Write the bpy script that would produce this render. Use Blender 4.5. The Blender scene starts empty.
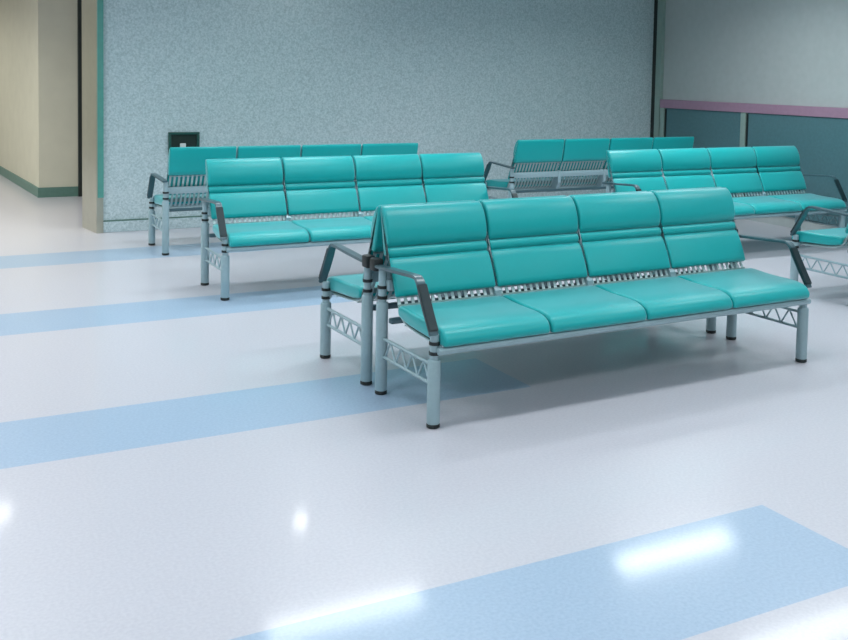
import bpy, bmesh, math, random
from mathutils import Vector, Matrix

random.seed(4)
C = bpy.context.scene.collection
PI = math.pi

# ------------------------------------------------------------------ materials
def new_mat(name):
    m = bpy.data.materials.new(name)
    m.use_nodes = True
    return m, m.node_tree.nodes, m.node_tree.links, m.node_tree.nodes['Principled BSDF']

def srgb(r, g, b):
    f = lambda c: (c / 255 / 12.92) if c <= 10 else ((c / 255 + 0.055) / 1.055) ** 2.4
    return (f(r), f(g), f(b), 1)

def simple(name, col, rough=.5, metal=0, spec=.5, noise=0, scale=30, coat=0, bump=0):
    m, n, l, b = new_mat(name)
    b.inputs['Base Color'].default_value = col
    b.inputs['Roughness'].default_value = rough
    b.inputs['Metallic'].default_value = metal
    b.inputs['Specular IOR Level'].default_value = spec
    b.inputs['Coat Weight'].default_value = coat
    b.inputs['Coat Roughness'].default_value = .12
    tc = n.new('ShaderNodeTexCoord')
    t = n.new('ShaderNodeTexNoise'); t.inputs['Scale'].default_value = scale
    t.inputs['Detail'].default_value = 4
    l.new(tc.outputs['Object'], t.inputs['Vector'])
    if noise:
        r = n.new('ShaderNodeValToRGB')
        r.color_ramp.elements[0].position = .3; r.color_ramp.elements[1].position = .7
        r.color_ramp.elements[0].color = tuple(c * (1 - noise) for c in col[:3]) + (1,)
        r.color_ramp.elements[1].color = tuple(min(1, c * (1 + noise)) for c in col[:3]) + (1,)
        l.new(t.outputs['Fac'], r.inputs['Fac']); l.new(r.outputs['Color'], b.inputs['Base Color'])
    if bump:
        bp = n.new('ShaderNodeBump'); bp.inputs['Strength'].default_value = bump
        bp.inputs['Distance'].default_value = .002
        l.new(t.outputs['Fac'], bp.inputs['Height']); l.new(bp.outputs['Normal'], b.inputs['Normal'])
    return m

M = {}
M['vinyl'] = simple('teal_vinyl', (.001, .365, .372, 1), rough=.38, spec=.42, noise=.05, scale=300, bump=.06)
v = M['vinyl'].node_tree.nodes['Principled BSDF']
v.inputs['Sheen Weight'].default_value = .95; v.inputs['Sheen Roughness'].default_value = .35
v.inputs['Sheen Tint'].default_value = (.72, .88, 1, 1)
M['silver'] = simple('silver_paint', srgb(152, 178, 186), rough=.36, metal=.12, noise=.03, scale=60)
M['steel'] = simple('wire_steel', srgb(180, 204, 206), rough=.38, metal=.1, noise=.03, scale=60)
M['arm'] = simple('slate_armrest', srgb(66, 95, 104), rough=.3, spec=.6, noise=.05, scale=80)
M['pad'] = simple('dark_slate_pad', srgb(26, 47, 52), rough=.34, noise=.06, scale=80)
M['pan'] = simple('grey_seat_pan', srgb(112, 146, 144), rough=.45, metal=.2, noise=.05, scale=60)
M['black'] = simple('black_rubber', srgb(22, 32, 34), rough=.5, noise=.1, scale=90)
M['cream'] = simple('cream_paint', srgb(208, 206, 188), rough=.6, noise=.03, scale=5)
M['kick'] = simple('green_grey_base', srgb(92, 128, 118), rough=.45, noise=.06, scale=25)
M['ceiling'] = simple('ceiling_white', srgb(232, 234, 236), rough=.8, noise=.02, scale=20)
M['dark'] = simple('dark_frame', srgb(30, 38, 36), rough=.4, noise=.08, scale=30)
M['guard'] = simple('brushed_guard', srgb(186, 186, 172), rough=.28, metal=.7, noise=.04, scale=12)
M['tealreflection'] = simple('painted_teal_reflection', srgb(88, 158, 148), rough=.35, noise=.08, scale=14)  # flat colour imitating the teal benches mirrored in the metal corner
M['pink'] = simple('mauve_band', srgb(160, 128, 150), rough=.5, noise=.05, scale=25)
M['panel'] = simple('teal_grey_panel', srgb(80, 118, 126), rough=.30, noise=.06, scale=40)
M['post'] = simple('grey_green_post', srgb(150, 172, 165), rough=.35, metal=.2, noise=.04, scale=40)
M['upper'] = simple('pale_wall', srgb(176, 184, 184), rough=.6, noise=.03, scale=15)
M['box'] = simple('dark_green_box', srgb(28, 82, 74), rough=.4, noise=.1, scale=60)
M['boxin'] = simple('dark_green_recess', srgb(22, 44, 38), rough=.5, noise=.15, scale=60)
M['white'] = simple('white_plastic', srgb(215, 222, 220), rough=.4, noise=.03, scale=60)

def emitter(name, col, s):
    m, n, l, b = new_mat(name)
    b.inputs['Base Color'].default_value = (.9, .9, .9, 1)
    b.inputs['Emission Color'].default_value = col
    b.inputs['Emission Strength'].default_value = s
    return m
M['glow'] = emitter('lamp_diffuser', (.90, .97, 1, 1), 3)
M['spot'] = emitter('downlight_lens', (1, .98, .94, 1), 45)

# speckled wall covering, one pattern in world-size grains
def wallpaper():
    m, n, l, b = new_mat('speckled_wall_covering')
    tc = n.new('ShaderNodeTexCoord')
    t = n.new('ShaderNodeTexNoise'); t.inputs['Scale'].default_value = 62
    t.inputs['Detail'].default_value = 5; t.inputs['Roughness'].default_value = .65
    l.new(tc.outputs['Object'], t.inputs['Vector'])
    r = n.new('ShaderNodeValToRGB')
    e = r.color_ramp.elements
    e[0].position = .34; e[0].color = srgb(168, 190, 194)
    e[1].position = .66; e[1].color = srgb(212, 226, 230)
    k = e.new(.5); k.color = srgb(191, 210, 215)
    l.new(t.outputs['Fac'], r.inputs['Fac']); l.new(r.outputs['Color'], b.inputs['Base Color'])
    bp = n.new('ShaderNodeBump'); bp.inputs['Strength'].default_value = .35; bp.inputs['Distance'].default_value = .004
    l.new(t.outputs['Fac'], bp.inputs['Height']); l.new(bp.outputs['Normal'], b.inputs['Normal'])
    b.inputs['Roughness'].default_value = .6
    return m
M['wall'] = wallpaper()

# polished vinyl floor: pale lavender with inlaid sky-blue stripes that stop at x = 2.5
def floor_mat():
    m, n, l, b = new_mat('polished_vinyl_floor')
    geo = n.new('ShaderNodeTexCoord')
    sep = n.new('ShaderNodeSeparateXYZ'); l.new(geo.outputs['Object'], sep.inputs[0])
    def mth(op, a, bb=None):
        q = n.new('ShaderNodeMath'); q.operation = op
        for i, v in enumerate((a, bb)):
            if v is None: continue
            if isinstance(v, (int, float)): q.inputs[i].default_value = v
            else: l.new(v, q.inputs[i])
        return q.outputs[0]
    ph = mth('MODULO', mth('ADD', sep.outputs['Y'], -1.83 + 18.5), 1.85)      # stripe pitch 1.85 m
    inside = mth('LESS_THAN', ph, .49)
    inside = mth('MULTIPLY', inside, mth('LESS_THAN', sep.outputs['X'], 2.5))
    inside = mth('MULTIPLY', inside, mth('LESS_THAN', sep.outputs['Y'], 8.2))
    t = n.new('ShaderNodeTexNoise'); t.inputs['Scale'].default_value = 90; t.inputs['Detail'].default_value = 3
    l.new(geo.outputs['Object'], t.inputs['Vector'])
    def ramp(c0, c1):
        r = n.new('ShaderNodeValToRGB')
        r.color_ramp.elements[0].position = .35; r.color_ramp.elements[0].color = c0
        r.color_ramp.elements[1].position = .65; r.color_ramp.elements[1].color = c1
        l.new(t.outputs['Fac'], r.inputs['Fac']); return r.outputs['Color']
    base = ramp(srgb(190, 190, 199), srgb(198, 198, 206))
    blue = ramp(srgb(152, 175, 199), srgb(163, 185, 207))
    mx = n.new('ShaderNodeMix'); mx.data_type = 'RGBA'
    l.new(inside, mx.inputs['Factor']); l.new(base, mx.inputs['A']); l.new(blue, mx.inputs['B'])
    l.new(mx.outputs['Result'], b.inputs['Base Color'])
    b.inputs['Roughness'].default_value = .34
    b.inputs['Specular IOR Level'].default_value = .45
    b.inputs['Coat Weight'].default_value = .35
    b.inputs['Coat Roughness'].default_value = .09
    return m
M['floor'] = floor_mat()

# ------------------------------------------------------------------ mesh helpers
def obj(name, bm, mat, parent=None, smooth=None):
    bmesh.ops.recalc_face_normals(bm, faces=bm.faces)
    me = bpy.data.meshes.new(name)
    bm.to_mesh(me); bm.free()
    me.materials.append(mat)
    if smooth is not None:
        me.polygons.foreach_set('use_smooth', [True] * len(me.polygons))
        me.set_sharp_from_angle(angle=math.radians(smooth))
    o = bpy.data.objects.new(name, me); C.objects.link(o)
    if parent: o.parent = parent
    return o

def box(bm, x0, x1, y0, y1, z0, z1, bev=0):
    r = bmesh.ops.create_cube(bm, size=1)
    vs = r['verts']
    for v in vs:
        v.co = Vector(((x0 + x1) / 2 + v.co.x * (x1 - x0), (y0 + y1) / 2 + v.co.y * (y1 - y0), (z0 + z1) / 2 + v.co.z * (z1 - z0)))
    if bev:
        es = list({e for v in vs for e in v.link_edges})
        bmesh.ops.bevel(bm, geom=es, offset=bev, segments=2, affect='EDGES', profile=.5)
    return vs

def tube(bm, pts, r, seg=10, cap=True):
    pts = [Vector(p) for p in pts]
    rings = []
    for i, p in enumerate(pts):
        if i == 0: d = pts[1] - p
        elif i == len(pts) - 1: d = p - pts[-2]
        else: d = (pts[i + 1] - p).normalized() + (p - pts[i - 1]).normalized()
        d.normalize()
        up = Vector((1, 0, 0)) if abs(d.x) < .9 else Vector((0, 0, 1))
        a = d.cross(up).normalized(); b2 = d.cross(a)
        rr = r[i] if isinstance(r, (list, tuple)) else r
        rings.append([bm.verts.new(p + (a * math.cos(2 * PI * k / seg) + b2 * math.sin(2 * PI * k / seg)) * rr) for k in range(seg)])
    for A, B in zip(rings, rings[1:]):
        for k in range(seg):
            bm.faces.new((A[k], A[(k + 1) % seg], B[(k + 1) % seg], B[k]))
    if cap:
        bm.faces.new(rings[0]); bm.faces.new(rings[-1])

def lathe(bm, x, y, prof, seg=20):
    rings = []
    for r, z in prof:
        rings.append([bm.verts.new((x + r * math.cos(2 * PI * k / seg), y + r * math.sin(2 * PI * k / seg), z)) for k in range(seg)])
    for A, B in zip(rings, rings[1:]):
        for k in range(seg):
            bm.faces.new((A[k], A[(k + 1) % seg], B[(k + 1) % seg], B[k]))
    bm.faces.new(rings[0]); bm.faces.new(rings[-1])

def strip(bm, pts, x0, x1, th):
    """flat bar bent along pts in the yz plane, width x0..x1, thickness th"""
    pts = [Vector((0, p[0], p[1])) for p in pts]
    rings = []
    for i, p in enumerate(pts):
        if i == 0: d = pts[1] - p
        elif i == len(pts) - 1: d = p - pts[-2]
        else: d = (pts[i + 1] - p).normalized() + (p - pts[i - 1]).normalized()
        d.normalize()
        nrm = Vector((0, -d.z, d.y)) * th / 2
        rings.append([bm.verts.new(Vector((x, 0, 0)) + p + s) for x, s in ((x0, nrm), (x1, nrm), (x1, -nrm), (x0, -nrm))])
    for A, B in zip(rings, rings[1:]):
        for k in range(4):
            bm.faces.new((A[k], A[(k + 1) % 4], B[(k + 1) % 4], B[k]))
    bm.faces.new(rings[0]); bm.faces.new(rings[-1])

def catmull(pts, n=5, closed=True):
    out = []
    N = len(pts)
    for i in range(N if closed else N - 1):
        g = lambda k: Vector(pts[k % N]) if closed else Vector(pts[max(0, min(N - 1, k))])
        p0, p1, p2, p3 = g(i - 1), g(i), g(i + 1), g(i + 2)
        for j in range(n):
            t = j / n
            out.append(.5 * (2 * p1 + (p2 - p0) * t + (2 * p0 - 5 * p1 + 4 * p2 - p3) * t * t + (3 * p1 - p0 - 3 * p2 + p3) * t ** 3))
    if not closed: out.append(Vector(pts[-1]))
    return out

def cushion(bm, prof, x0, x1, r):
    """closed yz profile extruded along x with rounded ends of radius r"""
    N = len(prof)
    area = sum(prof[i][0] * prof[(i + 1) % N][1] - prof[(i + 1) % N][0] * prof[i][1] for i in range(N))
    sg = 1 if area > 0 else -1
    nrm = []
    for i in range(N):
        d = (Vector(prof[(i + 1) % N]) - Vector(prof[i - 1])).normalized()
        nrm.append(Vector((-d.y, d.x)) * sg)      # inward
    st = []
    for k in range(5):
        a = PI / 2 * k / 4
        st.append((r * (1 - math.sin(a)) , r * (1 - math.cos(a))))
    # st: (x offset, inset): a=0 -> x offset r, inset 0 ; a=90 -> x offset 0, inset r
    xs = [(x0 + o, i) for o, i in reversed(st)] + [(x1 - o, i) for o, i in st]
    rings = []
    for x, ins in xs:
        rings.append([bm.verts.new((x, prof[i][0] + nrm[i].x * ins, prof[i][1] + nrm[i].y * ins)) for i in range(N)])
    for A, B in zip(rings, rings[1:]):
        for k in range(N):
            bm.faces.new((A[k], A[(k + 1) % N], B[(k + 1) % N], B[k]))
    bm.faces.new(rings[0]); bm.faces.new(rings[-1])

def prism(bm, pts, z0, z1):
    A = [bm.verts.new((x, y, z0)) for x, y in pts]; B = [bm.verts.new((x, y, z1)) for x, y in pts]
    for k in range(len(pts)):
        bm.faces.new((A[k], A[(k + 1) % len(pts)], B[(k + 1) % len(pts)], B[k]))
    bm.faces.new(A); bm.faces.new(B)

def thing(name, label, cat, loc=(0, 0, 0), rz=0, group=None):
    o = bpy.data.objects.new(name, None); C.objects.link(o)
    o.location = loc; o.rotation_euler = (0, 0, rz); o.empty_display_size = .1
    o['label'] = label; o['category'] = cat
    if group: o['group'] = group
    return o

def tag(o, label, cat, group=None):
    o['label'] = label; o['category'] = cat
    if group: o['group'] = group
    return o

def struct(name, bm, mat, parent=None, smooth=None):
    o = obj(name, bm, mat, parent, smooth)
    if parent is None: o['kind'] = 'structure'
    return o

def dup(root, loc, rz, label, blocks=True):
    r = root.copy(); C.objects.link(r)
    r.location = loc; r.rotation_euler = (0, 0, rz); r['label'] = label
    for ch in list(root.children):
        c = ch.copy(); C.objects.link(c); c.parent = r
        for g in ch.children:
            if not blocks and g.name.startswith('end_block'): continue
            d = g.copy(); C.objects.link(d); d.parent = c
    return r

# ------------------------------------------------------------------ the bench (origin: left front leg on the floor, seat faces -y)
L, D = 2.0986, .4625
SEATS, X0 = 4, .010
MOD = (L - 2 * X0) / SEATS
BP = Vector((.360, .4435)); BT = Vector((.353, .936)).normalized(); BN = Vector((-BT.y, BT.x))   # backrest foot, up, front normal
def bk(s, n):
    n -= .017 * max(0, min(s / .2, 1 - (s - .2) / .197))      # the headrest stands steeper than the lower back
    p = BP + BT * s + BN * n
    return (p.x, p.y)

back_prof = [bk(*q) for q in [
    (.002, -.016), (.003, -.006), (.010, .001), (.030, .004), (.080, .008), (.135, .006), (.162, .002), (.1705, -.004), (.1745, -.011),
    (.1785, -.004), (.184, .002), (.198, .006), (.211, .003), (.2165, -.004), (.2205, -.013),
    (.2245, -.003), (.2295, .004), (.241, .011), (.262, .017), (.292, .020), (.320, .0185), (.348, .0135), (.372, .005), (.390, -.006), (.402, -.018), (.4035, -.026), (.398, -.033), (.380, -.038),
    (.300, -.044), (.230, -.050), (.198, -.052), (.188, -.046), (.185, -.0205), (.100, -.020), (.010, -.020)]]
seat_prof = [(p.x, p.y) for p in catmull([(.350, .400), (.335, .411), (.300, .414), (.220, .408), (.130, .405), (.060, .405), (.005, .400), (-.032, .386),
                                          (-.052, .362), (-.055, .342), (-.046, .330), (-.020, .327), (.100, .336), (.250, .345), (.335, .362), (.352, .385)], 3)]

def slat_line(n):
    """centre line of the slatted seat shell, from the top of the back down and under the seat"""
    top = [bk(.192, -.0285), bk(.12, -.0285), bk(.06, -.0285), bk(.01, -.026)]
    low = [(.372, .412), (.358, .380), (.330, .352), (.285, .337), (.2, .327), (.10, .321), (.02, .317)]
    return [(p.x, p.y) for p in catmull(top + low, n, False)]
SL = slat_line(2)
PAN = [(.366, .410), (.352, .384), (.326, .3585), (.283, .3445), (.2, .3345), (.10, .329), (.02, .3245)]

def make_bench(label):
    t = thing('waiting_bench', label, 'bench', group='teal waiting benches')
    for i in range(SEATS):
        a, b = X0 + i * MOD + .004, X0 + (i + 1) * MOD - .004
        bm = bmesh.new(); cushion(bm, seat_prof, a + .001, b - .001, .014)
        obj('seat_cushion', bm, M['vinyl'], t, 45)
        bm = bmesh.new(); cushion(bm, back_prof, a + .002, b - .002, .011)
        obj('back_cushion', bm, M['vinyl'], t, 50)
        bm = bmesh.new()
        n = 15
        for k in range(n):
            xc = a + .022 + (b - a - .044) * k / (n - 1)
            strip(bm, SL, xc - .0075, xc + .0075, .004)
        for s in (.175, .0):                                            # cross wires behind the slats
            p = bk(s, -.0335) if s > .01 else (.398, .452)
            tube(bm, [(a + .012, p[0], p[1]), (b - .012, p[0], p[1])], .003, 6)
        for p in ((.30, .3345), (.06, .3135)):
            tube(bm, [(a + .012, p[0], p[1]), (b - .012, p[0], p[1])], .003, 6)
        obj('slatted_shell', bm, M['steel'], t, 40)
        bm = bmesh.new(); strip(bm, PAN, a + .010, b - .010, .003)
        obj('seat_pan', bm, M['pan'], t, 40)
    # rails
    bm = bmesh.new(); tube(bm, [(0, -.032, .311), (L, -.032, .311)], .0145, 14)
    obj('front_rail', bm, M['silver'], t, 40)
    bm = bmesh.new(); box(bm, .012, L - .012, .422, .450, .455, .508, .006)
    obj('rear_rail', bm, M['silver'], t, 40)
    bm = bmesh.new(); box(bm, .012, L - .012, .395, .425, .318, .342, .005)
    obj('lower_rail', bm, M['arm'], t, 40)
    # seat brackets between neighbouring seats
    for i in range(1, SEATS):
        xc = X0 + i * MOD
        prof = [(-.022, .318), (-.022, .300), (.30, .296), (.405, .315), (.452, .40), (.455, .51), (.425, .515), (.413, .455), (.372, .440), (.356, .428), (.353, .395), (.35, .345), (.25, .330), (.05, .324)]
        bm = bmesh.new()
        A = [bm.verts.new((xc - .016, y, z)) for y, z in prof]; B = [bm.verts.new((xc + .016, y, z)) for y, z in prof]
        for k in range(len(prof)):
            bm.faces.new((A[k], A[(k + 1) % len(prof)], B[(k + 1) % len(prof)], B[k]))
        bm.faces.new(A); bm.faces.new(B)
        obj('seat_bracket', bm, M['silver'], t)
    for x in (0, L):
        sx = -1 if x == 0 else 1
        # legs
        bm = bmesh.new(); lathe(bm, x, 0, [(.0245, .014), (.0265, .02), (.0265, .266), (.024, .272), (.018, .273), (.018, .372), (.014, .376)])
        lf = obj('leg', bm, M['silver'], t, 40)
        bm = bmesh.new(); lathe(bm, x, D, [(.0245, .014), (.0265, .02), (.0265, .398), (.024, .404), (.018, .405), (.018, .548), (.014, .55)])
        lr = obj('leg', bm, M['silver'], t, 40)
        for lg, y, rings in ((lf, 0, (.298, .338)), (lr, D, (.425, .470))):
            bm = bmesh.new(); lathe(bm, x, y, [(.022, 0), (.027, .003), (.027, .015), (.0245, .018)])
            obj('foot_cap', bm, M['black'], lg, 40)
            for z in rings:
                bm = bmesh.new(); lathe(bm, x, y, [(.0185, z - .007), (.0225, z - .006), (.0225, z + .006), (.0185, z + .007)])
                obj('collar', bm, M['black'], lg, 40)
        # bracket that ties rear leg and rear rail to the front rail
        bm = bmesh.new()
        box(bm, x - sx * .016 - .006, x - sx * .016 + .006, -.024, .02, .296, .330, .003)
        obj('rail_bracket', bm, M['silver'], t, 40)
        bm = bmesh.new()
        box(bm, x - sx * .020 - .010, x - sx * .020 + .010, .425, .470, .46, .503, .004)
        obj('rail_bracket', bm, M['silver'], t, 40)
        # truss between the two legs
        bm = bmesh.new()
        zt, zb = .2465, .168
        tube(bm, [(x, 0, zt), (x, D, zt)], .0075, 10); tube(bm, [(x, 0, zb), (x, D, zb)], .0075, 10)
        n = 8; ys = [.035 + (D - .07) * k / n for k in range(n + 1)]
        for k in range(n):
            za, zc = (zb, zt) if k % 2 == 0 else (zt, zb)
            tube(bm, [(x, ys[k], za), (x, ys[k + 1], zc)], .0045, 6)
        obj('side_truss', bm, M['silver'], t, 40)
        # armrest: a bent flat bar from the rear block forward and down to the front leg
        xa = x + sx * .014
        pts = [(.505, .5575), (.30, .569), (.145, .578), (.122, .577), (.106, .569), (.095, .556), (.075, .523), (.032, .453), (-.010, .387), (-.015, .372)]
        bm = bmesh.new(); strip(bm, pts, xa - .020, xa + .020, .013)
        bmesh.ops.bevel(bm, geom=[e for e in bm.edges if abs(e.verts[0].co.x - e.verts[1].co.x) < 1e-6], offset=.003, segments=2, affect='EDGES')
        ar = obj('armrest', bm, M['arm'], t, 40)
        pad = [(.0925, .553), (.075, .523), (.032, .453), (-.010, .387)]
        bm = bmesh.new(); strip(bm, [(y - .004, z + .002) for y, z in pad], xa - .0215, xa + .0215, .016)
        bmesh.ops.bevel(bm, geom=list(bm.edges), offset=.003, segments=2, affect='EDGES')
        obj('grip_pad', bm, M['pad'], ar, 40)
        bm = bmesh.new(); box(bm, xa - .023, xa + .023, .470, .524, .536, .592, .009)
        obj('end_block', bm, M['black'], ar, 40)
    return t

RF = .0215
FX, FY = 1.8561, 3.4121
proto = make_bench('large teal four-seat bench nearest the camera, facing it')
proto.location = (FX, FY, 0); proto.rotation_euler = (0, 0, RF)

def facing(x, y, rz, label):
    return dup(proto, (x, y, 0), rz, label, False)

def away(x, y, rz, label, blocks=False):
    """x, y: the rear leg at the left end as the camera sees it"""
    a = PI + rz
    # local right rear leg (L, D) must land on (x, y)
    c, s = math.cos(a), math.sin(a)
    return dup(proto, (x - (L * c - D * s), y - (L * s + D * c), 0), a, label, blocks)

gx, gy = FX - math.sin(RF) * (D + .148), FY + math.cos(RF) * (D + .148)
away(gx, gy, RF, 'teal bench back to back behind the nearest bench, mostly hidden by it', True)
facing(1.7403, 5.8707, -.006, 'teal four-seat bench at left, second row, facing the camera')
away(1.7576, 7.4739, -.0025, 'far left teal bench turned to the wall, below the dark green wall box')
away(4.8928, 7.5952, -.006, 'far middle teal bench turned away, slatted back showing, along the back wall')
facing(4.919, 5.777, -.003, 'teal four-seat bench at right in front of the grey panel wall, facing the camera')
away(5.225, 4.19, 0.0, 'teal bench cut off by the right edge, turned away from the camera')

# ------------------------------------------------------------------ room shell
WB = 8.70            # back wall
WX = 7.45            # right wall
H = 2.65
XL, YF, YB = -3.6, -3.2, 16.0
CX1 = 1.31 - .062 * 4.59
CX0, CY0 = 1.31, 11.26   # the corridor block's corner

bm = bmesh.new(); box(bm, XL - .1, WX + .2, YF - .1, YB, -.12, 0); struct('floor', bm, M['floor'])
bm = bmesh.new(); box(bm, XL - .1, WX + .2, YF - .1, YB, H, H + .12); struct('ceiling', bm, M['ceiling'])
bm = bmesh.new(); box(bm, 1.515, WX + .2, WB, WB + .34, 0, H); struct('wall_back', bm, M['wall'])
bm = bmesh.new(); box(bm, XL - .15, XL, YF, YB, 0, H); struct('wall_left', bm, M['cream'])
bm = bmesh.new(); box(bm, XL, WX, YF - .15, YF, 0, H); struct('wall_front', bm, M['cream'])
bm = bmesh.new(); box(bm, XL, WX, YB - .15, YB, 0, H); struct('wall_corridor_end', bm, M['cream'])
bm = bmesh.new(); prism(bm, [(CX0, CY0), (WX, CY0), (WX, YB - .15), (CX1, YB - .15)], 0, H); struct('wall_corridor', bm, M['cream'])
# right wall: lower panels, mauve band, pale upper wall
bm = bmesh.new(); box(bm, WX, WX + .2, YF, WB, 0, H); struct('wall_right', bm, M['upper'])

# back wall's end cap: metal-clad corner with the benches' teal reflection painted on as an edge strip
bm = bmesh.new(); prism(bm, [(1.462, WB - .035), (1.516, WB - .035), (1.516, WB + .345), (1.405, WB + .345)], 0, H); struct('trim_1', bm, M['guard'])
bm = bmesh.new(); box(bm, 1.470, 1.518, WB - .041, WB - .034, .30, H); struct('trim_2', bm, M['tealreflection'])
# baseboards
bm = bmesh.new(); box(bm, 1.518, WX, WB - .014, WB, 0, .092, .003); struct('baseboard_back', bm, M['wall'])
bm = bmesh.new(); box(bm, 1.518, WX, WB - .016, WB, .092, .102); struct('trim_3', bm, M['kick'])
bm = bmesh.new(); box(bm, CX0 - .012, 1.705, CY0 - .012, CY0, 0, .105); prism(bm, [(CX0 - .012, CY0 - .012), (CX0, CY0), (CX1, YB - .15), (CX1 - .012, YB - .15)], 0, .105)
struct('baseboard_corridor', bm, M['kick'])
bm = bmesh.new(); box(bm, WX - .016, WX, YF, WB - .016, 0, .1); struct('baseboard_right', bm, M['upper'])
# dark door in the corridor, only its near jamb shows beside the wall's end
d1 = bmesh.new(); box(d1, 1.80, 2.60, CY0 - .03, CY0, 0, 2.05, .004)
door = struct('door_1', d1, M['panel'])
d2 = bmesh.new(); box(d2, 1.705, 1.80, CY0 - .05, CY0, 0, 2.12); box(d2, 2.60, 2.69, CY0 - .05, CY0, 0, 2.12); box(d2, 1.80, 2.60, CY0 - .05, CY0, 2.05, 2.12)
obj('door_frame', d2, M['dark'], door)
d3 = bmesh.new(); tube(d3, [(2.53, CY0 - .03, 1.02), (2.53, CY0 - .075, 1.02), (2.44, CY0 - .075, 1.02)], .01)
obj('door_handle', d3, M['silver'], door, 40)

# right wall panelling
def panel(y0, y1, n):
    bm = bmesh.new(); box(bm, WX - .03, WX, y0, y1, .1, 1.06, .004)
    struct('trim_%d' % n, bm, M['panel'])
edges = [8.49, 7.30, 5.90, 4.50, 3.10, 1.70, .30, -1.10, -2.50]
n = 4
for a, b in zip(edges, edges[1:]):
    panel(b + .035, a - .035, n); n += 1
bm = bmesh.new(); box(bm, WX - .045, WX, YF, 8.54, 1.06, 1.152, .004); struct('trim_%d' % n, bm, M['pink']); n += 1
for y in edges:
    bm = bmesh.new(); box(bm, WX - .055, WX, y - .030, y + .034, 0, 1.06, .005)
    struct('trim_%d' % n, bm, M['post']); n += 1
    bm = bmesh.new(); box(bm, WX - .040, WX, y - .048, y - .030, .1, 1.05)
    struct('trim_%d' % n, bm, M['dark']); n += 1
bm = bmesh.new(); box(bm, WX - .045, WX, 8.545, 8.625, 0, H); struct('trim_%d' % n, bm, M['post']); n += 1
bm = bmesh.new(); box(bm, WX - .03, WX, 8.625, WB, .1, H); 
struct('trim_%d' % n, bm, M['dark']); n += 1

# dark green box on the back wall
wb = thing('wall_box', 'dark green box set on the speckled back wall above the far left bench', 'wall box', (2.20, WB, .74))
bm = bmesh.new()
for q in ((-.135, .135, -.03, 0, .082, .104), (-.135, .135, -.03, 0, -.104, -.082), (-.135, -.113, -.03, 0, -.082, .082), (.113, .135, -.03, 0, -.082, .082)):
    box(bm, *q, .003)
obj('frame', bm, M['box'], wb, 40)
bm = bmesh.new(); box(bm, -.113, .113, -.010, 0, -.082, .082); obj('back_plate', bm, M['boxin'], wb)
bm = bmesh.new(); box(bm, -.035, .015, -.028, -.010, -.03, .006, .004); so = obj('socket', bm, M['white'], wb, 40)
so['label'] = 'white socket'

# ------------------------------------------------------------------ ceiling lamps
LAMP_W = 15
def make_lamp():
    t = thing('ceiling_light', 'long white fluorescent ceiling light', 'ceiling light', group='fluorescent ceiling lights')
    bm = bmesh.new()
    box(bm, -.66, .66, -.17, -.145, -.04, 0, .004); box(bm, -.66, .66, .145, .17, -.04, 0, .004)
    box(bm, -.66, -.635, -.145, .145, -.04, 0, .004); box(bm, .635, .66, -.145, .145, -.04, 0, .004)
    obj('frame', bm, M['white'], t, 40)
    bm = bmesh.new(); box(bm, -.635, .635, -.145, .145, -.03, 0); obj('diffuser', bm, M['glow'], t)
    ld = bpy.data.lights.new('lamp_tube', 'AREA'); ld.shape = 'RECTANGLE'; ld.size = 1.22; ld.size_y = .25
    ld.energy = LAMP_W; ld.color = (.93, .98, 1); ld.spread = math.radians(150)
    lo = bpy.data.objects.new('lamp_tube', ld); C.objects.link(lo); lo.parent = t; lo.location = (0, 0, -.034)
    return t
lamp = make_lamp(); first = True
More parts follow.
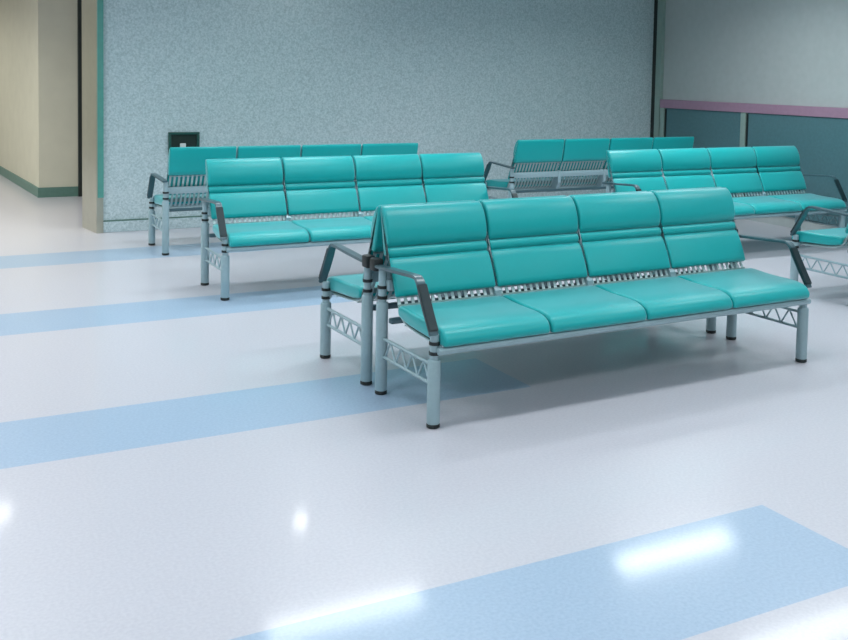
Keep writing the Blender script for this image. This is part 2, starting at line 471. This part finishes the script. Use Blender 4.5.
for y in (-1.6, .9, 3.2, 5.2, 6.6):
    for x in (-2.2, .2, 2.9, 5.3):
        if x > 5 and y > 5: x, y = 5.8, y - .3
        if first: lamp.location = (x, y, H); first = False
        else:
            q = dup(lamp, (x, y, H), 0, 'long white fluorescent ceiling light')
            if x < -1:
                for ch in q.children:
                    if ch.type == 'LIGHT': ch.data = ch.data.copy(); ch.data.energy = 8
            if y > 6 and x > 2:
                for ch in q.children:
                    if ch.type == 'LIGHT': ch.data = ch.data.copy(); ch.data.energy = 30 if x > 5 else 19
for (x, y) in ((-.3, 9.1), (-.6, 11.6), (-.4, 13.8)):
    q = dup(lamp, (x, y, H), PI / 2, 'long white fluorescent ceiling light')
    for ch in q.children:
        if ch.type == 'LIGHT':
            ch.data = ch.data.copy(); ch.data.energy = 62 if y < 10 else 24; ch.data.color = (1, .97, .88)
dl = thing('downlight', 'small round recessed ceiling downlight', 'downlight', (3.15, 8.25, H), group='round downlights')
bm = bmesh.new(); lathe(bm, 0, 0, [(.085, -.004), (.085, 0), (.06, 0), (.06, -.004)]); obj('rim', bm, M['white'], dl, 40)
bm = bmesh.new(); lathe(bm, 0, 0, [(.058, -.002), (.058, -.010), (.05, -.012)]); obj('lens', bm, M['spot'], dl, 40)
dup(dl, (.80, 9.55, H), 0, 'small round recessed ceiling downlight')

# ------------------------------------------------------------------ world, camera, view
w = bpy.data.worlds.new('World'); bpy.context.scene.world = w; w.use_nodes = True
w.node_tree.nodes['Background'].inputs['Color'].default_value = (.5, .55, .6, 1)
w.node_tree.nodes['Background'].inputs['Strength'].default_value = .3

R2 = Vector((0.88562463, -0.464058, 0.01786553)); U2 = Vector((0.01259664, 0.06246013, 0.99796796)); FW = Vector((0.4642309, 0.88359997, -0.0611618))
cd = bpy.data.cameras.new('camera'); cam = bpy.data.objects.new('camera', cd); C.objects.link(cam)
mw = Matrix((( R2.x, U2.x, -FW.x, 0), (R2.y, U2.y, -FW.y, 0), (R2.z, U2.z, -FW.z, 1.4), (0, 0, 0, 1)))
cam.matrix_world = mw
cd.sensor_fit = 'HORIZONTAL'; cd.sensor_width = 36; cd.lens = 1001.69 * 36 / 848
cd.shift_y = -(320 - 133.8) / 848
cd.clip_start = .05; cd.clip_end = 100
S = bpy.context.scene
S.camera = cam
S.view_settings.view_transform = 'Standard'
S.view_settings.look = 'None'
S.view_settings.gamma = 1
S.view_settings.use_curve_mapping = False
S.view_settings.exposure = 0
S.cycles.max_bounces = 10
S.cycles.sample_clamp_indirect = 6
